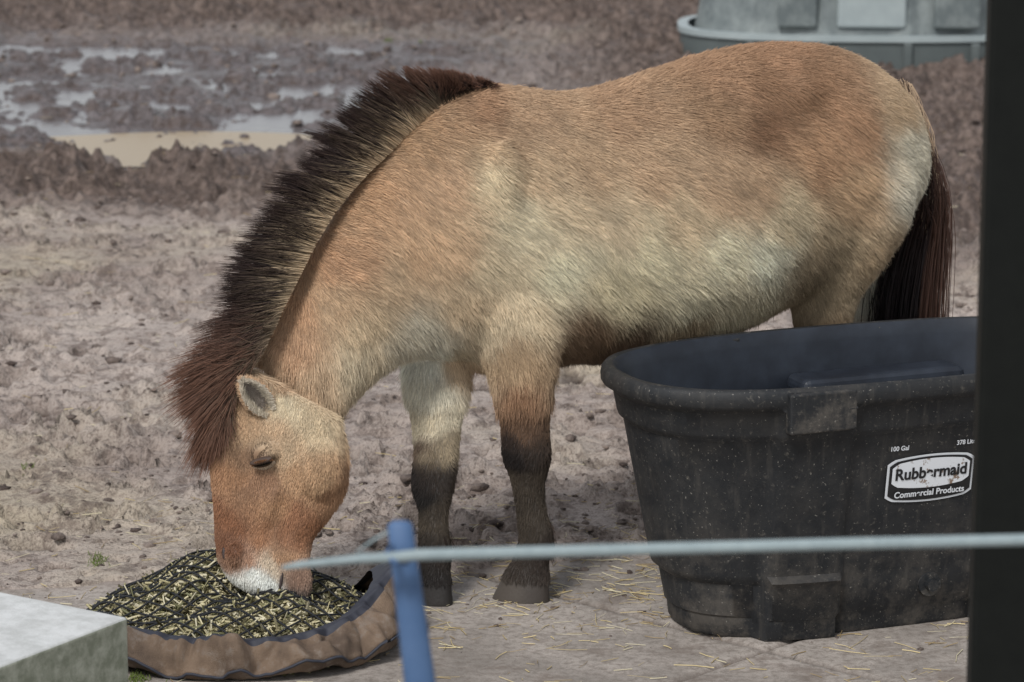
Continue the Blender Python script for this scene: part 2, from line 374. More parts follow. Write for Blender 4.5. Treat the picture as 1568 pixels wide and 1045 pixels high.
for cx in(-.62,-.2,.25,.62):
    for s_ in(-1,1): box('rim_lug',(cx,s_*.625,.57),(.05,.04,.14),gd_.m,gt2,.01)
for cx,ww,mt in((-.36,.22,gt.m),(.05,.38,gl_.m),(.52,.26,gt.m)): box('side_panel',(cx,.545,.28),(ww,.06,.30),mt,gt2,.02)
# ------------------------------------------------------------------ steel post, fence, block
pm2=M('black_steel'); pm2.col(pm2.mix(pm2.noise(30,4),T(12,14,13),T(22,24,22))); pm2.rough(.6); pm2.b.inputs['Specular IOR Level'].default_value=.15
sp_=empty('steel_post',(0,0,0))
e0=P(1494,522,-2.94)[0]
box('shaft',(e0+.09,-2.97,1.8),(.18,.06,3.56),pm2.m,sp_,.008)
box('base_plate',(e0+.09,-2.97,.012),(.30,.20,.02),pm2.m,sp_,.004)
box('cap',(e0+.09,-2.97,3.59),(.20,.08,.02),pm2.m,sp_,.004)
fm=M('blue_plastic'); fm.col(fm.mix(fm.noise(20,3),T(56,86,124),T(80,106,142))); fm.rough(.6)
rp=M('rope_fibre'); rp.col(rp.mix(rp.noise(60,3),T(116,130,134),T(152,164,166))); rp.rough(.8)
fence=empty('electric_fence',(0,0,0))
def tube(name,pts,rads,mat,parent,ell=(1,1),N=12):
    V=[];Fc=[]; pts=[np.array(p,float) for p in pts]
    for i,p in enumerate(pts):
        d=pts[min(i+1,len(pts)-1)]-pts[max(i-1,0)]; d/=np.linalg.norm(d)
        s=np.cross(d,[0,1,0.]) if abs(d[1])<.9 else np.cross(d,[1,0,0.]); s/=np.linalg.norm(s); t=np.cross(s,d)
        for k in range(N):
            a=2*math.pi*k/N; V.append(p+rads[i]*(s*math.cos(a)*ell[0]+t*math.sin(a)*ell[1]))
    for i in range(len(pts)-1):
        for k in range(N): Fc.append((i*N+k,i*N+(k+1)%N,(i+1)*N+(k+1)%N,(i+1)*N+k))
    Fc.append(list(range(N))[::-1]); Fc.append([(len(pts)-1)*N+k for k in range(N)])
    return mesh(name,V,Fc,mat,parent)
t0=P(612,803,-3.9); t1=P(643,1045,-3.9); dd=(t1-t0); b0=t0+dd*(t0[2]/-dd[2])
tube('post',[t0+[0,0,.004],t0,t0+.06*dd/np.linalg.norm(dd),t1,b0],[.010,.016,.0175,.0205,.024],fm.m,fence,(1,.6))
tube('post_hook',[P(600,838,-3.92),P(592,850,-3.95),P(602,862,-3.96),P(622,862,-3.93)],[.004]*4,fm.m,fence)
rpts=[(1900,818),(1568,827),(1300,833),(1000,841),(760,847),(640,850),(600,854),(550,856),(500,861),(460,865),(432,870)]
tube('rope',[P(a,b,-3.95) for a,b in rpts],[.0078]*6+[.007,.006,.005,.005,.003],rp.m,fence)
tube('rope_end',[P(a,b,-3.9) for a,b in [(600,846),(570,850),(545,846),(575,825),(600,812)]],[.0018]*5,rp.m,fence)
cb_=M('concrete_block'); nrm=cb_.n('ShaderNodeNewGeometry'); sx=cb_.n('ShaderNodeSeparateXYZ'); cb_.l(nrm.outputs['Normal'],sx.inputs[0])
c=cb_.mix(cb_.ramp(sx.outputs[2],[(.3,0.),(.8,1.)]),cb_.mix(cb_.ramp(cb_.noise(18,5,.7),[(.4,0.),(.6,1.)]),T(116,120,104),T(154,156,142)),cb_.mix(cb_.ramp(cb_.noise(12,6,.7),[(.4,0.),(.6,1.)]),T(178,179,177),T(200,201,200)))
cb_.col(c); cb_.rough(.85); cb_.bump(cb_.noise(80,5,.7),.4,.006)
blk=empty('concrete_block',(0,0,0))
cor=G(196,945,.35); A_=np.array([-.84,.54,0]); B_=np.array([-.54,-.84,0])
cc=cor+A_*.5+B_*.35
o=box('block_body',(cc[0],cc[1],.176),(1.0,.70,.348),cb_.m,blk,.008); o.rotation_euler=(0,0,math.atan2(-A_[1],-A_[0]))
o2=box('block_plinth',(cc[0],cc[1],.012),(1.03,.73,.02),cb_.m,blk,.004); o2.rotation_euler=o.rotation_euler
# ------------------------------------------------------------------ horse
TH=math.radians(27); L=np.array([-math.sin(TH),math.cos(TH),0]); HD=np.array([-math.cos(TH),-math.sin(TH),0])
def yc(px): return np.interp(px,[300,380,480,600,1250,1450],[-.29,-.24,-.12,.0,.50,.65])
parts=[]
def catmull(arr,sub=4):
    arr=np.array(arr,float); out=[]
    for i in range(len(arr)-1):
        p0=arr[max(i-1,0)];p1=arr[i];p2=arr[i+1];p3=arr[min(i+2,len(arr)-1)]
        for k in range(sub):
            t=k/sub; out.append(.5*((2*p1)+(-p0+p2)*t+(2*p0-5*p1+4*p2-p3)*t*t+(-p0+3*p1-3*p2+p3)*t**3))
    out.append(arr[-1]); return np.array(out)
def loft(st,N=28):
    st=catmull(st); V=[];Fc=[]
    for r in st:
        A,B,w_,e=r[:3],r[3:6],r[6],r[7]; c=(A+B)/2; h=(A-B)/2
        for k in range(N):
            a=2*math.pi*k/N; co_,s=math.cos(a),math.sin(a)
            V.append(c+h*co_+L*w_*s*(1-e*co_))
    n=len(st)
    for i in range(n-1):
        for k in range(N): Fc.append((i*N+k,i*N+(k+1)%N,(i+1)*N+(k+1)%N,(i+1)*N+k))
    Fc.append(list(range(N))[::-1]); Fc.append([(n-1)*N+k for k in range(N)])
    parts.append((np.array(V),Fc))
def vs_(ax,ay,bx,by,w_,e=0.1,ya=None,yb=None):
    m=(ax+bx)/2; ya=yc(m) if ya is None else ya; yb=ya if yb is None else yb
    return [*P(ax,ay,ya),*P(bx,by,yb),w_,e]
loft([vs_(650,320,650,440,.05),vs_(672,225,665,495,.11),vs_(708,152,700,545,.165),vs_(745,130,738,566,.195,.2),vs_(800,134,800,562,.22,.22),
 vs_(870,142,870,552,.245,.2),vs_(940,129,940,552,.26,.18),vs_(1010,106,1010,540,.265,.15),vs_(1075,86,1080,520,.262,.1),vs_(1140,72,1145,490,.25,.05),
 vs_(1200,67,1205,458,.24,.0),vs_(1262,71,1260,425,.235,0),vs_(1310,88,1305,390,.215,0),vs_(1350,115,1345,360,.18,0),vs_(1382,155,1375,320,.13,0),vs_(1402,200,1396,275,.06,0)])
loft([vs_(790,155,770,520,.19,.2),vs_(740,140,712,540,.185,.22),vs_(690,148,668,545,.165,.25),vs_(630,191,630,548,.135,.25),vs_(572,250,600,556,.112,.25),vs_(522,310,574,576,.098,.2),
 vs_(480,378,553,596,.088,.1),vs_(445,448,538,610,.082,.05),vs_(412,515,525,625,.08,0),vs_(390,550,520,640,.07,0)])
hy=[-.22,-.235,-.25,-.265,-.285,-.30,-.32,-.335,-.345,-.35]
hh=[(372,560,515,640,.07),(338,605,525,668,.084),(325,652,530,705,.086),(323,702,526,750,.080),(326,752,504,790,.062),(329,800,480,824,.050),(331,838,474,858,.050),(339,868,476,890,.052),(354,890,470,912,.045),(383,908,450,920,.022)]
loft([[*P(a,b,y),*P(c_,d,y),w_,.0] for (a,b,c_,d,w_),y in zip(hh,hy)])
def leg(rows): loft([[*P(l,py,y),*P(r,py,y),w_,0] for l,r,py,y,w_ in rows],20)
leg([(700,780,300,.07,.05),(690,825,380,.035,.075),(698,846,450,.01,.088),(722,852,505,.0,.082),(742,850,555,-.005,.066),(759,844,605,-.01,.05),(769,839,655,-.015,.042),(771,841,700,-.02,.046),(783,833,735,-.022,.032),(791,834,775,-.026,.027),(795,845,812,-.03,.033),(795,847,832,-.032,.031),(786,839,858,-.036,.030),(773,839,880,-.04,.040),(751,841,926,-.045,.053)])
leg([(640,740,400,.15,.06),(626,735,470,.14,.075),(620,722,540,.12,.072),(622,714,600,.09,.052),(633,704,655,.06,.040),(635,700,705,.03,.040),(632,693,742,.01,.044),(642,685,785,-.02,.028),(642,687,820,-.035,.030),(643,691,848,-.045,.031),(644,688,868,-.055,.030),(640,690,886,-.06,.038),(628,692,928,-.07,.05)])
leg([(1170,1370,210,.39,.05),(1175,1392,270,.39,.09),(1185,1392,330,.40,.10),(1202,1360,390,.41,.085),(1208,1322,440,.43,.066),(1214,1302,490,.445,.054),(1235,1308,540,.455,.045),(1252,1322,590,.46,.040),(1262,1312,635,.46,.030),(1258,1302,700,.46,.026),(1254,1306,765,.46,.031),(1244,1292,788,.455,.029),(1232,1290,802,.455,.038),(1216,1288,833,.455,.05)])
leg([(1190,1350,230,.64,.05),(1210,1385,300,.66,.09),(1245,1385,350,.67,.085),(1280,1370,400,.68,.07),(1298,1352,450,.685,.054),(1300,1350,495,.69,.048),(1312,1362,540,.69,.042),(1322,1376,585,.69,.038),(1322,1362,630,.69,.029),(1318,1354,690,.69,.025),(1312,1356,742,.69,.030),(1302,1344,765,.685,.028),(1292,1342,778,.685,.036),(1278,1340,802,.68,.048)])
def ellip(c,r,d1=HD,d3=np.array([0,0,1.])):
    d3=d3/np.linalg.norm(d3); d1=np.array(d1,float); d1=d1-d3*np.dot(d1,d3); d1/=np.linalg.norm(d1); d2=np.cross(d3,d1)
    V=[];Fc=[];n,m=12,18
    for i in range(n+1):
        t=math.pi*i/n
        for k in range(m):
            a=2*math.pi*k/m; V.append(c+d1*r[0]*math.sin(t)*math.cos(a)+d2*r[1]*math.sin(t)*math.sin(a)+d3*r[2]*math.cos(t))
    for i in range(n):
        for k in range(m): Fc.append((i*m+k,i*m+(k+1)%m,(i+1)*m+(k+1)%m,(i+1)*m+k))
    parts.append((np.array(V),Fc))
for s_ in(-1,1):
    ellip(P(476,712,-.26)+L*s_*.056,(.060,.042,.074))   # cheek
    ellip(P(392,686,-.26)+L*s_*.074,(.036,.028,.018),d3=P(392,688,-.2)-P(375,650,-.2))   # brow
    ellip(P(398,768,-.285)+L*s_*.052,(.014,.022,.066),d3=P(382,825,-.2)-P(412,730,-.2))   # facial crest
    ellip(P(354,846,-.33)+L*s_*.026,(.018,.022,.032))   # nostril wing
    ellip(P(1168,135,.47)+L*s_*.17,(.07,.06,.05))       # hip point
    ellip(P(735,300,.09)+L*s_*.135,(.05,.045,.16))      # shoulder blade
ellip(P(456,892,-.335),(.032,.030,.020))
V=[];Fc=[];b=0
for v,f in parts:
    V.append(v); Fc+= [tuple(i+b for i in q) for q in f]; b+=len(v)
raw=mesh('raw',np.concatenate(V),Fc)
m=raw.modifiers.new('r','REMESH'); m.mode='VOXEL'; m.voxel_size=.0082
m=raw.modifiers.new('s','SMOOTH'); m.factor=.5; m.iterations=7
bpy.context.view_layer.update()
me0=bpy.data.meshes.new_from_object(raw.evaluated_get(bpy.context.evaluated_depsgraph_get())); bpy.data.objects.remove(raw)
nv=len(me0.vertices); VC=np.empty(nv*3,np.float32); me0.vertices.foreach_get('co',VC); VC=VC.reshape(-1,3).astype(float)
hdc=P(415,760,-.28)
wgt=sm(.50,.62,VC[:,2])*sm(.24,.40,np.linalg.norm(VC-hdc,axis=1))
tmp=bpy.data.objects.new('tmp',me0); link(tmp); vg=tmp.vertex_groups.new(name='g')
qz=np.round(wgt*10).astype(int)
for k in range(1,11):
    ids=np.nonzero(qz==k)[0]
    if len(ids): vg.add([int(i) for i in ids],k/10,'REPLACE')
m=tmp.modifiers.new('s','SMOOTH'); m.factor=.6; m.iterations=42; m.vertex_group='g'
bpy.context.view_layer.update()
me=bpy.data.meshes.new_from_object(tmp.evaluated_get(bpy.context.evaluated_depsgraph_get())); bpy.data.objects.remove(tmp)
horse=empty('przewalski_horse',(0,0,0))
body=bpy.data.objects.new('body',me); link(body,horse); me.polygons.foreach_set('use_smooth',[True]*len(me.polygons))
VC=np.empty(nv*3,np.float32); me.vertices.foreach_get('co',VC); VC=VC.reshape(-1,3).astype(float)
me.calc_loop_triangles(); nt_=len(me.loop_triangles); TR=np.empty(nt_*3,np.int32); me.loop_triangles.foreach_get('vertices',TR); TR=TR.reshape(-1,3)
bvh=BVHTree.FromPolygons([tuple(v) for v in VC],[tuple(int(i) for i in t) for t in TR])
def hit(px,py):
    d=fwd+rgt*((px-784)/F)+upv*((522.5-py)/F); d/=np.linalg.norm(d)
    h=bvh.ray_cast(Vector(CAM),Vector(d)); return (np.array(h[0]),np.array(h[1])) if h[0] is not None else (None,None)
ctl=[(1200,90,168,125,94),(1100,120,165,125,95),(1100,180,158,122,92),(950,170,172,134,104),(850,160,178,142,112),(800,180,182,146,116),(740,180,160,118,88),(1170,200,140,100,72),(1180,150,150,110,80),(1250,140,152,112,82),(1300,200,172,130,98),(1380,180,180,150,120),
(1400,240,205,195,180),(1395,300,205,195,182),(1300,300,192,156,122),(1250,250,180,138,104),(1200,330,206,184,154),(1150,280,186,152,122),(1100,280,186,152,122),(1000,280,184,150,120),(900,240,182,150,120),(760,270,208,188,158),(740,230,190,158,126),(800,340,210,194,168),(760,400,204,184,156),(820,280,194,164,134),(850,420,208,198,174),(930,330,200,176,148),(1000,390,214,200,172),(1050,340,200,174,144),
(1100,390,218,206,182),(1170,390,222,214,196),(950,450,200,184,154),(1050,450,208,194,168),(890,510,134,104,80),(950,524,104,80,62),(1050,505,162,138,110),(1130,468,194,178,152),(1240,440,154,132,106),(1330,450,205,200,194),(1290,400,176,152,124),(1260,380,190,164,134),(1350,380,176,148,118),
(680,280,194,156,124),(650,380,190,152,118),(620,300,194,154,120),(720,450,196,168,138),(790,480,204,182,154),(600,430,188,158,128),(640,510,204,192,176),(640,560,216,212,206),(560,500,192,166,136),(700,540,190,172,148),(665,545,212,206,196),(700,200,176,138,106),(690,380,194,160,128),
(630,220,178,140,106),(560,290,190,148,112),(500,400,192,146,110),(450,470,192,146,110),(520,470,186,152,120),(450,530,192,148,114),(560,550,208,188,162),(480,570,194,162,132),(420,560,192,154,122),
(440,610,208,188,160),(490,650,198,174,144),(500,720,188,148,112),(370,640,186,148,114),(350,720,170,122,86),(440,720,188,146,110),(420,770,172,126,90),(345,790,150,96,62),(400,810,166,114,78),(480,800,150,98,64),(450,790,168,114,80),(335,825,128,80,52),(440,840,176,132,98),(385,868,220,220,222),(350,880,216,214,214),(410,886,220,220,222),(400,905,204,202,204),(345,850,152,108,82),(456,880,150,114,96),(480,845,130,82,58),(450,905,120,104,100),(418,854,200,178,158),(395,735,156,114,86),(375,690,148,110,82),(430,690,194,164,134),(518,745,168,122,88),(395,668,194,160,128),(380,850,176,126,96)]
legc=[(700,560,186,156,126),(790,560,184,152,120),(790,600,160,118,88),(800,640,134,98,74),(800,665,108,78,58),(790,686,54,40,35),(800,712,32,25,25),(830,702,56,44,38),(812,745,68,57,48),(835,760,98,85,70),(820,800,72,61,52),(800,780,62,52,44),(835,850,52,41,36),(800,860,56,45,39),(790,905,82,71,65),(820,905,70,60,56)]
farc=[(660,590,212,202,188),(650,640,204,188,166),(690,640,194,180,160),(640,690,104,80,66),(690,690,144,126,104),(650,724,36,28,27),(650,752,26,22,22),(680,742,52,42,37),(665,775,66,55,46),(665,800,76,64,53),(665,825,56,47,41),(670,845,44,35,31),(668,900,38,32,31)]
hin=[(1240,540,150,120,90,.445),(1280,600,70,52,42,.45),(1285,700,50,38,34,.45),(1270,780,45,36,32,.45),(1260,825,60,52,48,.45),(1335,540,190,170,150,.69),(1345,600,80,62,52,.69),(1338,700,50,38,34,.69),(1315,790,55,46,42,.69)]
CP=[];CC=[]
def uz(p): return np.stack([p[...,0]*HD[0]+p[...,1]*HD[1],p[...,2]],-1)
for a,b_,*c_ in ctl+legc+farc:
    h,_n=hit(a,b_)
    if h is None: h=P(a,b_,yc(a))
    CP.append(uz(h)); CC.append(c_)
for a,b_,r_,g_,bb,y in hin: CP.append(uz(P(a,b_,y))); CC.append((r_,g_,bb))
CP=np.array(CP); CC=s2l(CC)
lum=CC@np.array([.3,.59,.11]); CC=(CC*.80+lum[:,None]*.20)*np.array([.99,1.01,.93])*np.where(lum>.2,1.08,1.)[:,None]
def coat(p):
    q=uz(p)+.028*np.stack([vnoise(p*9.),vnoise(p*9.+50)],-1)+.012*np.stack([vnoise(p*31.),vnoise(p*31.+50)],-1); out=np.zeros((len(p),3))
    soft=2.5e-4+1.8e-3*sm(.62,.78,p[:,2])
    for s in range(0,len(p),40000):
        d=((q[s:s+40000,None,:]-CP[None])**2).sum(-1)+soft[s:s+40000,None]; wgt=d**-2.2
        out[s:s+40000]=(wgt@CC)/wgt.sum(1)[:,None]
    return out
eyeP,eyeN=hit(402,708); nosP,nosN=hit(344,848)
def orient(N,upish):
    N=N/np.linalg.norm(N); u=upish-N*np.dot(upish,N); u/=np.linalg.norm(u); return N,u,np.cross(N,u)
ed=P(425,698,eyeP[1])-P(380,720,eyeP[1]); ed/=np.linalg.norm(ed)
Ne,ue,ve=orient(eyeN,ed)
if ve[2]<0: ve=-ve
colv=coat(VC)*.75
skin=M('horse_skin'); skin.l(skin.attr('hcol').outputs['Color'],skin.b.inputs['Base Color']); skin.rough(.7); skin.bump(skin.noise(120,4),.3,.004)
me.materials.clear(); me.materials.append(skin.m); vattr(me,'hcol',colv)
hairm=M('horse_hair'); hairm.l(hairm.attr('hcol').outputs['Color'],hairm.b.inputs['Base Color']); hairm.rough(.6); hairm.b.inputs['Specular IOR Level'].default_value=.25
def hair(name,pts,cols,rad):
    n,k,_=pts.shape; hc=bpy.data.hair_curves.new(name); hc.add_curves([k]*n)
    hc.points.foreach_set('position',pts.reshape(-1).astype(np.float32))
    ra=hc.attributes.get('radius') or hc.attributes.new('radius','FLOAT','POINT'); ra.data.foreach_set('value',rad.reshape(-1).astype(np.float32))
    ca=hc.attributes.new('hcol','FLOAT_COLOR','POINT'); c4=np.ones((n*k,4),np.float32); c4[:,:3]=np.clip(cols.reshape(-1,3),.003,.95); ca.data.foreach_set('color',c4.reshape(-1))
    hc.materials.append(hairm.m); o=bpy.data.objects.new(name,hc); return link(o,horse)
A,B,C=VC[TR[:,0]],VC[TR[:,1]],VC[TR[:,2]]; cr=np.cross(B-A,C-A); ar=np.linalg.norm(cr,axis=1)/2
VNb=np.zeros_like(VC)
for k in range(3): np.add.at(VNb,TR[:,k],cr)
VNb/=np.linalg.norm(VNb,axis=1)[:,None]+1e-12
FNn=cr/(2*ar[:,None]+1e-12)
def bodyw_(p):
    u=uz(p)[:,0]; return sm(.5,.85,p[:,2])*(1-sm(.45,.7,u))
def flow(p,N):
    n_=len(p); d=np.zeros((n_,3)); d[:,2]=-1
    back=-HD
    d=d+back*(bodyw_(p)*1.1)[:,None]
    t1=vnoise(p*8.)[:,None]; t2=vnoise(p*8.+31)[:,None]
    d=d+.38*(t1*back+t2*np.array([0,0,1.]))
    d-=N*(d*N).sum(1)[:,None]; d/=np.linalg.norm(d,axis=1)[:,None]+1e-9
    return d
def streak(p):
    q=uz(p)+.03*np.stack([vnoise(p*6.),vnoise(p*6.+20)],-1); lat=(p@L)
    def f(th,fr):
        al=-q[:,1]*math.cos(th)-q[:,0]*math.sin(th); cr_=q[:,0]*math.cos(th)-q[:,1]*math.sin(th)
        return vnoise(np.stack([al*fr*.22,cr_*fr,lat*fr*.5],-1))
    bw=bodyw_(p); a=.6*f(0,70.)+.4*f(0,150.); b=.6*f(.83,70.)+.4*f(.83,150.)
    return a*(1-bw)+b*bw
def furlen(p):
    q=uz(p); u=q[:,0]; z=q[:,1]
    l=np.full(len(p),.024)
    hd=np.linalg.norm(p-hdc,axis=1)<.27
    l=np.where((~hd)&(z<.50),.013,l)
    l=np.where((~hd)&(z>.48)&(z<.68)&(u>-.05),.034,l)
    l=np.where((z>.5)&(z<.78)&(u<.0)&(u>-.75),.034,l)
    jaw=sm(.0,.06,(p-P(470,700,-.26))@(-HD)*.8+.0)
    l=np.where(hd,.010+.012*jaw,l)
    return l
def grow(n):
    dh=np.linalg.norm((A+B+C)/3-hdc,axis=1)
    wgt=ar*np.where(FNn[:,1]>.35,.30,1.)*np.where(dh<.27,1.8,1.); f=rng.choice(len(ar),n,p=wgt/wgt.sum()); r1=np.sqrt(rng.random(n)); r2=rng.random(n)
    w0,w1,w2=1-r1,r1*(1-r2),r1*r2
    p=A[f]*w0[:,None]+B[f]*w1[:,None]+C[f]*w2[:,None]
    N=VNb[TR[f,0]]*w0[:,None]+VNb[TR[f,1]]*w1[:,None]+VNb[TR[f,2]]*w2[:,None]; N/=np.linalg.norm(N,axis=1)[:,None]
    keep=p[:,2]>.052
    rel=p-eyeP; ea=np.sqrt(((rel@ue)/.024)**2+((rel@ve+.001)/.0115)**2+((rel@Ne)/.06)**2)
    keep&=ea>1.
    p,N,ea=p[keep],N[keep],ea[keep]; n=len(p)
    d=flow(p,N); ln=furlen(p)*rng.uniform(.7,1.3,n)*np.where(ea<2.2,.5,1.)
    tf=vnoise(p*30.)*.4+vnoise(p*11.+9)*.6; st=streak(p)
    lift=np.clip(.24+.30*tf+.18*st+rng.normal(0,.07,n),.08,.75)
    rd=rng.normal(0,.10,(n,3))
    K=4; pts=np.zeros((n,K,3))
    for k in range(K):
        t=k/(K-1)
        pts[:,k]=p+d*(ln*t)[:,None]+N*(ln*lift*(t-.4*t*t)-.0015*(1-t)**3+.0009*min(1,t*3))[:,None]+rd*(ln*t*t)[:,None]
    c=coat(p); v=1+.15*tf+.30*st+rng.normal(0,.13,n); c=c*np.clip(v,.4,1.6)[:,None]*np.where(ea<1.35,.35,np.where(ea<1.9,.75,1.))[:,None]
    cc_=np.repeat(c[:,None,:],K,1); cc_[:,0]*=.72; cc_[:,3]*=1.12
    rad=np.tile(np.array([.00060,.00058,.00040,.00015]),(n,1))
    return pts,cc_,rad
hair('fur',*grow(340000))
# ---------------- mane
pairs=[(752,130,742,120),(708,138,684,102),(660,160,604,102),(618,194,548,138),(582,230,500,184),(548,264,466,234),(513,304,432,270),(478,356,392,328),(450,408,354,388),(426,458,330,452),(402,510,302,515),(382,548,278,550),(360,586,286,610),(348,614,304,662),(342,636,316,686)]
pr=catmull(pairs,6)
cR=np.array([P(a,b_,yc(a)) for a,b_,_,_ in pr]); cT=np.array([P(c_,d_,yc(a)-.005) for a,b_,c_,d_ in pr])
n=25000; t=rng.random(n); s=np.clip(rng.normal(0,.45,n),-1,1)
tw_=t+.012*vnoise(np.stack([t*23,t*0,t*0],-1))+.006*vnoise(np.stack([t*61,s*2,t*0],-1))
cid=np.floor(tw_*80+rng.random(n)*.35)/80+.5/80; tt=t+(cid-tw_)*rng.uniform(.35,1.,n)
def samp(arr,t):
    x=t*(len(arr)-1); i=np.clip(x.astype(int),0,len(arr)-2); f=(x-i)[:,None]; return arr[i]*(1-f)+arr[i+1]*f
R=samp(cR,t)+L*(s*.024)[:,None]; D=samp(cT,np.clip(tt,0,1))-samp(cR,t)
side=np.abs(s); cj=vnoise(np.stack([cid*80*.9,np.floor(s*2)*3.3,np.zeros(n)],-1)); cj2=vnoise(np.stack([cid*80*.9+9,np.floor(s*2)*2.1,np.zeros(n)],-1))
loose=sm(.60,.80,t)
lf=np.where(side<.4,1.,1.-.45*(side-.4)/.6)*rng.uniform(.62,1.04,n)*(1+.18*cj)
R=R-D*.10
tang=samp(np.gradient(cR,axis=0),t); tang/=np.linalg.norm(tang,axis=1)[:,None]
K=5; pts=np.zeros((n,K,3)); wob=rng.normal(0,1,(n,3))
for k in range(K):
    q=k/(K-1); pts[:,k]=R+D*(lf*q*1.06)[:,None]+L*(s*.035*q+cj2*.018*q*q)[:,None]+tang*((cj*.028)*q*q*(1+1.3*loose))[:,None]+wob*(.004*q*q+.012*q*loose)[:,None]+np.array([0,0,-1])*(q*q*(.006+.028*loose))[:,None]
pale=s2l([206,182,150]); dkc=s2l([24,19,22]); red=s2l([122,88,71]); brn=s2l([54,40,35])
band=sm(.10,.22,t)*(1-.80*sm(.56,.74,t))
sidep=sm(.22,.60,side+.15*cj)*band*(rng.random(n)<.70)
cols=np.zeros((n,K,3))
for k in range(K):
    q=k/(K-1)
    core=dkc*(1-loose)[:,None]+brn*loose[:,None]
    top=sm(.25,.05,t)
    rt=np.clip(sm(.45,1.,q)*.9*np.maximum(loose,np.maximum(top,.12)),0,1)[:,None]
    core=core*(1-rt)+red*rt
    pm_=np.clip(np.maximum(sidep*(1-.9*sm(.35,.75,q)),(1-sm(.08,.40,q))*.75*np.clip(band+.25,0,1)),0,1)[:,None]
    cols[:,k]=core*(1-pm_)+pale*pm_*.85
cols*=np.clip(rng.normal(1,.28,n),.45,1.8)[:,None,None]
hair('mane',pts,cols,np.tile(np.array([.0007,.0007,.0006,.0005,.0002]),(n,1)))
# ---------------- tail
yt=.655
n=9500; t=rng.random(n); long_=rng.random(n)<.62
dock=catmull([P(1378,135,yt),P(1396,190,yt),P(1402,250,yt),P(1396,320,yt)],6)
R=samp(dock,t*np.where(long_,1.,.85))+rng.normal(0,.012,(n,3))
xo=rng.normal(0,1,n)
mid1=np.array([P(1418,270,yt)]*n)+np.stack([xo*.018,rng.normal(0,.03,n),-.12*t],-1)
low1=np.array([P(1388,450,yt)]*n)+np.stack([xo*.034,rng.normal(0,.035,n),rng.normal(0,.03,n)],-1)
tip1=np.array([P(1384,620,yt)]*n)+np.stack([xo*.03,rng.normal(0,.03,n),rng.normal(0,.07,n)],-1)
lt=rng.uniform(.4,1,n)
sh=R+np.stack([.030*lt+rng.normal(0,.007,n),rng.normal(0,.02,n)-.02,-.13*lt],-1); shm=R+np.stack([.028*lt,np.zeros(n)-.01,-.050*lt],-1)
keys=np.stack([R,np.where(long_[:,None],mid1,shm),np.where(long_[:,None],low1,(shm+sh)/2+[.005,0,0]),np.where(long_[:,None],tip1,sh)],1)
tb_=s2l([28,22,24]); tp=s2l([178,154,128]); tbr=s2l([86,62,52])
c0=np.where(long_[:,None],tbr*(.5+.5*t)[:,None],tp); c1=np.where((long_&(xo<.7))[:,None],tb_,np.where(long_[:,None],tbr,tp*.85))
cols=np.stack([c0,c0*.5+c1*.5,c1,c1],1)*np.clip(rng.normal(1,.18,n),.5,1.6)[:,None,None]
hair('tail',keys,cols,np.tile(np.array([.0008,.0008,.0007,.0003]),(n,1)))
def tuft(px,py,y,n=350,ln=.035,col=(64,51,44)):
    c=P(px,py,y); p=c+rng.normal(0,.008,(n,3))*[.8,1,1.6]
    d=np.stack([rng.normal(.22,.18,n),rng.normal(0,.25,n),-np.ones(n)],-1); d/=np.linalg.norm(d,axis=1)[:,None]
    pts=np.stack([p,p+d*ln*.5*rng.uniform(.6,1,(n,1)),p+d*ln*rng.uniform(.6,1,(n,1))+[.002,0,-.004]],1)
    return pts,np.repeat((s2l(col)*np.clip(rng.normal(1,.25,n),.5,1.8)[:,None])[:,None,:],3,1),np.tile(np.array([.0006,.0005,.0002]),(n,1))
ts=[tuft(836,812,-.03),tuft(838,834,-.035,400,.030),tuft(682,832,-.045,350,.03,(50,40,34)),tuft(1302,770,.445),tuft(1352,745,.69)]
hair('fetlock_tufts',*[np.concatenate(x) for x in zip(*ts)])
# ---------------- eye, ear, nostril, mouth
def patch(name,c,N,u,ru,rv,rn,mat,n=16,m=24):
    N,u,v=orient(N,u); V=[];Fc=[]
    for i in range(n+1):
        t=math.pi*i/n
        for k in range(m):
            a=2*math.pi*k/m; V.append(c+u*ru*math.sin(t)*math.cos(a)+v*rv*math.sin(t)*math.sin(a)+N*rn*math.cos(t))
    for i in range(n):
        for k in range(m): Fc.append((i*m+k,i*m+(k+1)%m,(i+1)*m+(k+1)%m,(i+1)*m+k))
    return mesh(name,V,Fc,mat,horse)
em=M('eye_dark'); em.col(T(16,13,13)); em.rough(.12)
ld=M('eyelid'); ld.col(ld.mix(ld.noise(60),T(50,38,32),T(78,58,46))); ld.rough(.7)
patch('eye',eyeP+Ne*.002,Ne,ed,.025,.0125,.010,em.m)
patch('upper_eyelid',eyeP+Ne*.002+ve*.0115,Ne,ed,.029,.0045,.0090,ld.m)
def lid(nn,v0,v1,ln,dirv,col,outn,spread):
    q=rng.uniform(-1,1,nn); vv=v0+(v1-v0)*rng.random(nn)
    p0=eyeP+ue*(q*.027)[:,None]+ve*(vv*(1-.75*q*q))[:,None]+Ne*(outn*(1-.8*q*q))[:,None]
    dd_=ve*dirv+Ne*.12+rng.normal(0,spread,(nn,3)); l_=(ln*rng.uniform(.6,1.2,nn))[:,None]
    pts=np.stack([p0,p0+dd_*l_*.5,p0+dd_*l_-Ne*l_*.15],1)
    return pts,np.repeat((s2l(col)*np.clip(rng.normal(1,.2,nn),.5,1.6)[:,None])[:,None,:],3,1),np.tile(np.array([.0005,.0005,.0002]),(nn,1))
ls=[lid(600,.014,.024,.008,-1,(150,112,84),.0085,.15),lid(70,.009,.012,.006,-1,(40,30,27),.0095,.25),lid(400,-.014,-.021,.009,-1,(196,178,158),.004,.15)]
hair('eyelid_hair',*[np.concatenate(x) for x in zip(*ls)])
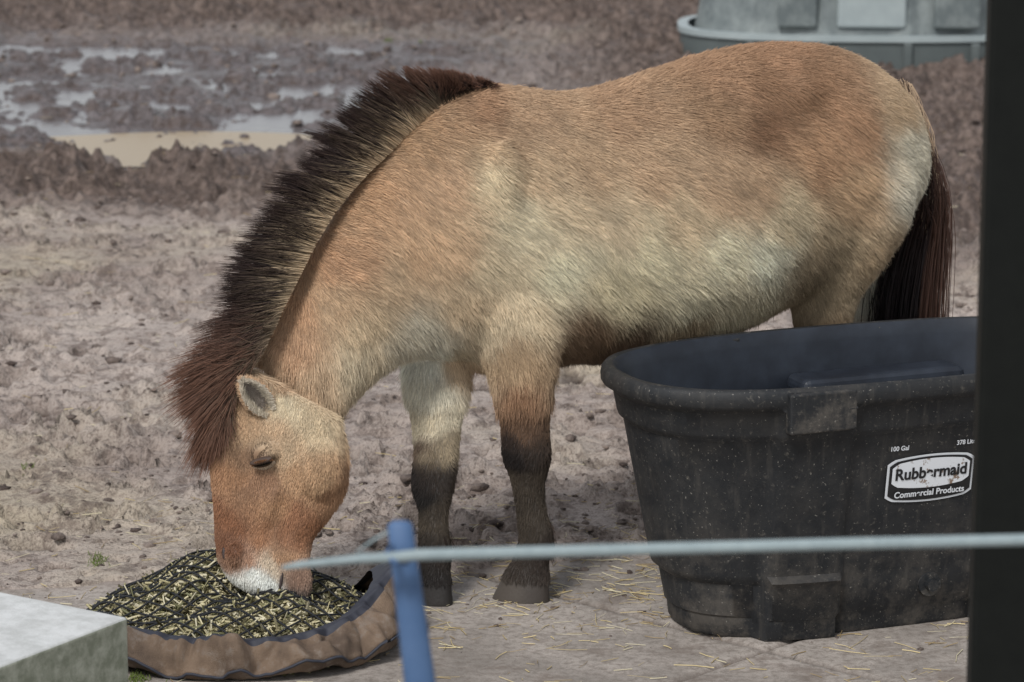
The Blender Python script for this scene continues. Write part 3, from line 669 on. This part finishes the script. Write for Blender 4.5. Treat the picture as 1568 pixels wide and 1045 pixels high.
dm=M('dark_skin'); dm.col(T(52,40,38)); dm.rough(.6)
patch('nostril',nosP+nosN*.002,nosN,np.array([.35,0,-1.]),.015,.005,.004,dm.m)
mh,mn=hit(430,892)
if mh is not None: patch('mouth',mh+mn*.003,mn,P(426,910,0)-P(434,870,0),.024,.0035,.004,dm.m)
def ear(base,tip,N,wd,name):
    ax=tip-base; ln=np.linalg.norm(ax); ax/=ln; N=N-ax*np.dot(N,ax); N/=np.linalg.norm(N); s=np.cross(ax,N)
    V=[];Fc=[];n,m=14,13; cols=[]
    for sh_ in(0,1):
        for i in range(n+1):
            q=i/n; wq=wd*(math.sin(math.pi*min(1,(q*.90+.10)))**.55)
            for k in range(m):
                a=(k/(m-1)*2-1); ph=a*1.25
                V.append(base+ax*ln*q+s*wq*math.sin(ph)/math.sin(1.25)+N*(wq*.9*(math.cos(1.25)-math.cos(ph))+.004*(1-2*sh_)*.7))
                e=abs(a); inner=s2l([160,150,140]) if e<.45 else s2l([214,204,186]); cols.append(inner if sh_==0 else s2l([200,168,136]))
    for sh_ in(0,1):
        o_=sh_*(n+1)*m
        for i in range(n):
            for k in range(m-1): Fc.append((o_+i*m+k,o_+i*m+k+1,o_+(i+1)*m+k+1,o_+(i+1)*m+k))
    o=mesh(name,V,Fc,skin.m,horse); cols=np.array(cols); vattr(o.data,'hcol',cols)
    V=np.array(V); nh=8000; sel=rng.integers(0,len(V),nh); p=V[sel]+rng.normal(0,.002,(nh,3)); inn=sel<(n+1)*m
    kk=(sel%m)/(m-1)*2-1
    out_=np.where(inn[:,None],N,-N)
    d=ax*.8-s*kk[:,None]*(np.where(inn,.7,-.3))[:,None]+out_*.3+rng.normal(0,.2,(nh,3)); d/=np.linalg.norm(d,axis=1)[:,None]
    ll=np.where(np.abs(kk)>.6,.011,.008)[:,None]*rng.uniform(.6,1.3,(nh,1))
    pts=np.stack([p,p+d*ll*.5,p+d*ll],1)
    hair(name+'_hair',pts,np.repeat((cols[sel]*np.clip(rng.normal(1.0,.15,nh),.5,1.5)[:,None])[:,None],3,1),np.tile(np.array([.0005,.0004,.0002]),(nh,1)))
eb,_n=hit(414,632)
ear(eb,P(372,584,eb[1]-.03),np.array([.25,-1,.1]),.030,'ear')
eb2=eb+L*.16; ear(eb2,eb2+np.array([-.06,.04,.085]),np.array([-.5,-.5,.2]),.034,'ear_far')
# ------------------------------------------------------------------ hay bag
bag=empty('hay_net_bag',(0,0,0))
cx0,cy0=P(372,960,-.33)[0],-.35
cv=M('canvas'); c=cv.mix(cv.ramp(cv.noise(7,5,.65),[(.35,0.),(.65,1.)]),T(80,66,55),T(124,104,86)); c=cv.mix(cv.ramp(cv.noise(28,5,.7),[(.52,0.),(.68,.6)]),c,T(122,114,107)); cv.col(c); cv.rough(.85)
cv.bump(cv.math('ADD',cv.noise(400,2),cv.math('MULTIPLY',cv.noise(18,4),2.)),.5,.006)
nvv=M('navy_trim'); nvv.col(nvv.mix(nvv.noise(40),T(30,32,42),T(56,58,68))); nvv.rough(.7)
RX,RY=.392,.37
def canv(a):
    return .25+.75*float(sm(-.35,.35,np.array(math.cos(a+.95))))
def vn(x,y,z): return float(vnoise(np.array([[x,y,z]]))[0])
def bagring(q,a):
    ca,sa=math.cos(a),math.sin(a); h=canv(a)
    fold=abs(vn(ca*3.6,sa*3.6,q*1.2+3))**.7*.046+.018*vn(ca*9+q,sa*9,q*2.5)+.009*vn(ca*20,sa*20,q*4)
    prof=[(.80,.0),(1.0,.006),(1.045,.030),(1.00,.062),(.93,.080),(.87,.088),(.80,.080)]
    x=q*(len(prof)-1); i=min(int(x),len(prof)-2); f=x-i
    r=prof[i][0]*(1-f)+prof[i+1][0]*f; z=prof[i][1]*(1-f)+prof[i+1][1]*f
    z*=h*(1+.75*max(0,math.cos(a-.05))**3)
    r+=(fold-.018)*2.0*(.25+math.sin(q*3.14)); z+=(fold-.015)*1.3*math.sin(q*3.14)*h
    r*=(abs(ca)**3+abs(sa)**3)**(-1/3)*.30+.70
    return (cx0+RX*r*ca,cy0+RY*r*sa,max(z,.002)+.002)
V=[];Fc=[];NA,NQ=360,36
for i in range(NQ+1):
    for k in range(NA): V.append(bagring(i/NQ,2*math.pi*k/NA))
for i in range(NQ):
    for k in range(NA): Fc.append((i*NA+k,i*NA+(k+1)%NA,(i+1)*NA+(k+1)%NA,(i+1)*NA+k))
o=mesh('canvas_shell',V,Fc,cv.m,bag); o.data.materials.append(nvv.m)
for p in o.data.polygons:
    if p.index//NA>=26: p.material_index=1
seam=[]
for k in range(0,361,2):
    a=2*math.pi*k/360; x,y,z=bagring(.30,a); seam.append((x+.004*math.cos(a),y+.004*math.sin(a),z+.001))
tube('piping',seam,[.0035]*len(seam),nvv.m,bag,N=6)
def rmx(a): return .90+.12*(1-np.clip((np.cos(a+.95)+.3)/.6,0,1))
def moundz(x,y):
    u=(x-cx0)/RX; v=(y-cy0)/RY; a=np.arctan2(v,u); r=np.sqrt(u*u+v*v)/rmx(a)
    return .012+.080*np.clip(1-r**2.6,0,1)+.060*np.exp(-(((x-cx0+.10)/.18)**2+((y-cy0-.20)/.13)**2))+.030*vnoise(np.stack([x*9,y*9,x*0],-1))*(1-r**4).clip(0,1)+.012
n=14000; a=rng.uniform(0,2*math.pi,n); r=np.sqrt(rng.random(n))*rmx(a)
x=cx0+RX*r*np.cos(a); y=cy0+RY*r*np.sin(a); z=moundz(x,y)-rng.random(n)*.024
ang=rng.uniform(0,2*math.pi,n); tl=rng.normal(0,.45,n); dr=np.stack([np.cos(ang)*np.cos(tl),np.sin(ang)*np.cos(tl),np.sin(tl)],-1)
ln=np.clip(rng.gamma(3,.009,n),.01,.07); wd=rng.uniform(.0012,.0038,n)
cb=s2l([[196,186,150],[176,166,128],[144,138,100],[112,110,78],[206,198,170],[94,88,62]])[rng.integers(0,6,n)]
sticks('hay',np.stack([x,y,z],-1),dr,ln,wd,hm.m,cb,bag)
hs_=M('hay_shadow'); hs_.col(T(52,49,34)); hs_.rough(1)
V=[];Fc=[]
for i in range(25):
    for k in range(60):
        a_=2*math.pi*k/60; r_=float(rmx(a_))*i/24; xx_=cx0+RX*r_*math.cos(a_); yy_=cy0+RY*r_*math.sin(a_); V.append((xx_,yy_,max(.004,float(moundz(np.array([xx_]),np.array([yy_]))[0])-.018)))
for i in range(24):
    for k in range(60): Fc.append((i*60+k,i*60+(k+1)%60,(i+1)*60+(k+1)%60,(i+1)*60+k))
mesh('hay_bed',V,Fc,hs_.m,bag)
nm=M('net_cord'); nm.col(T(22,24,28)); nm.rough(.7)
cu=bpy.data.curves.new('net','CURVE'); cu.dimensions='3D'; cu.bevel_depth=.0026; cu.bevel_resolution=1
for dirn in(0,1):
    for k in range(-11,12):
        seg=[]
        for q in np.linspace(-1.4,1.4,110):
            off=k*.105; aa=math.radians(42 if dirn else -42)
            u_=q*math.cos(aa)-off*math.sin(aa); v_=q*math.sin(aa)+off*math.cos(aa)
            u_+=.03*vn(v_*3,k*.3,dirn+.2); v_+=.03*vn(u_*3,k*.3,dirn+5.2)
            if math.hypot(u_,v_)<float(rmx(math.atan2(v_,u_)))*1.0:
                xx_=cx0+RX*u_; yy_=cy0+RY*v_; seg.append((xx_,yy_,float(moundz(np.array([xx_]),np.array([yy_]))[0])+.008))
            elif len(seg)>1: break
        if len(seg)>3:
            sp0=cu.splines.new('POLY'); sp0.points.add(len(seg)-1)
            for pt,cq in zip(sp0.points,seg): pt.co=(*cq,1)
cu.materials.append(nm.m); link(bpy.data.objects.new('net',cu),bag)
print('HORSE verts',nv)
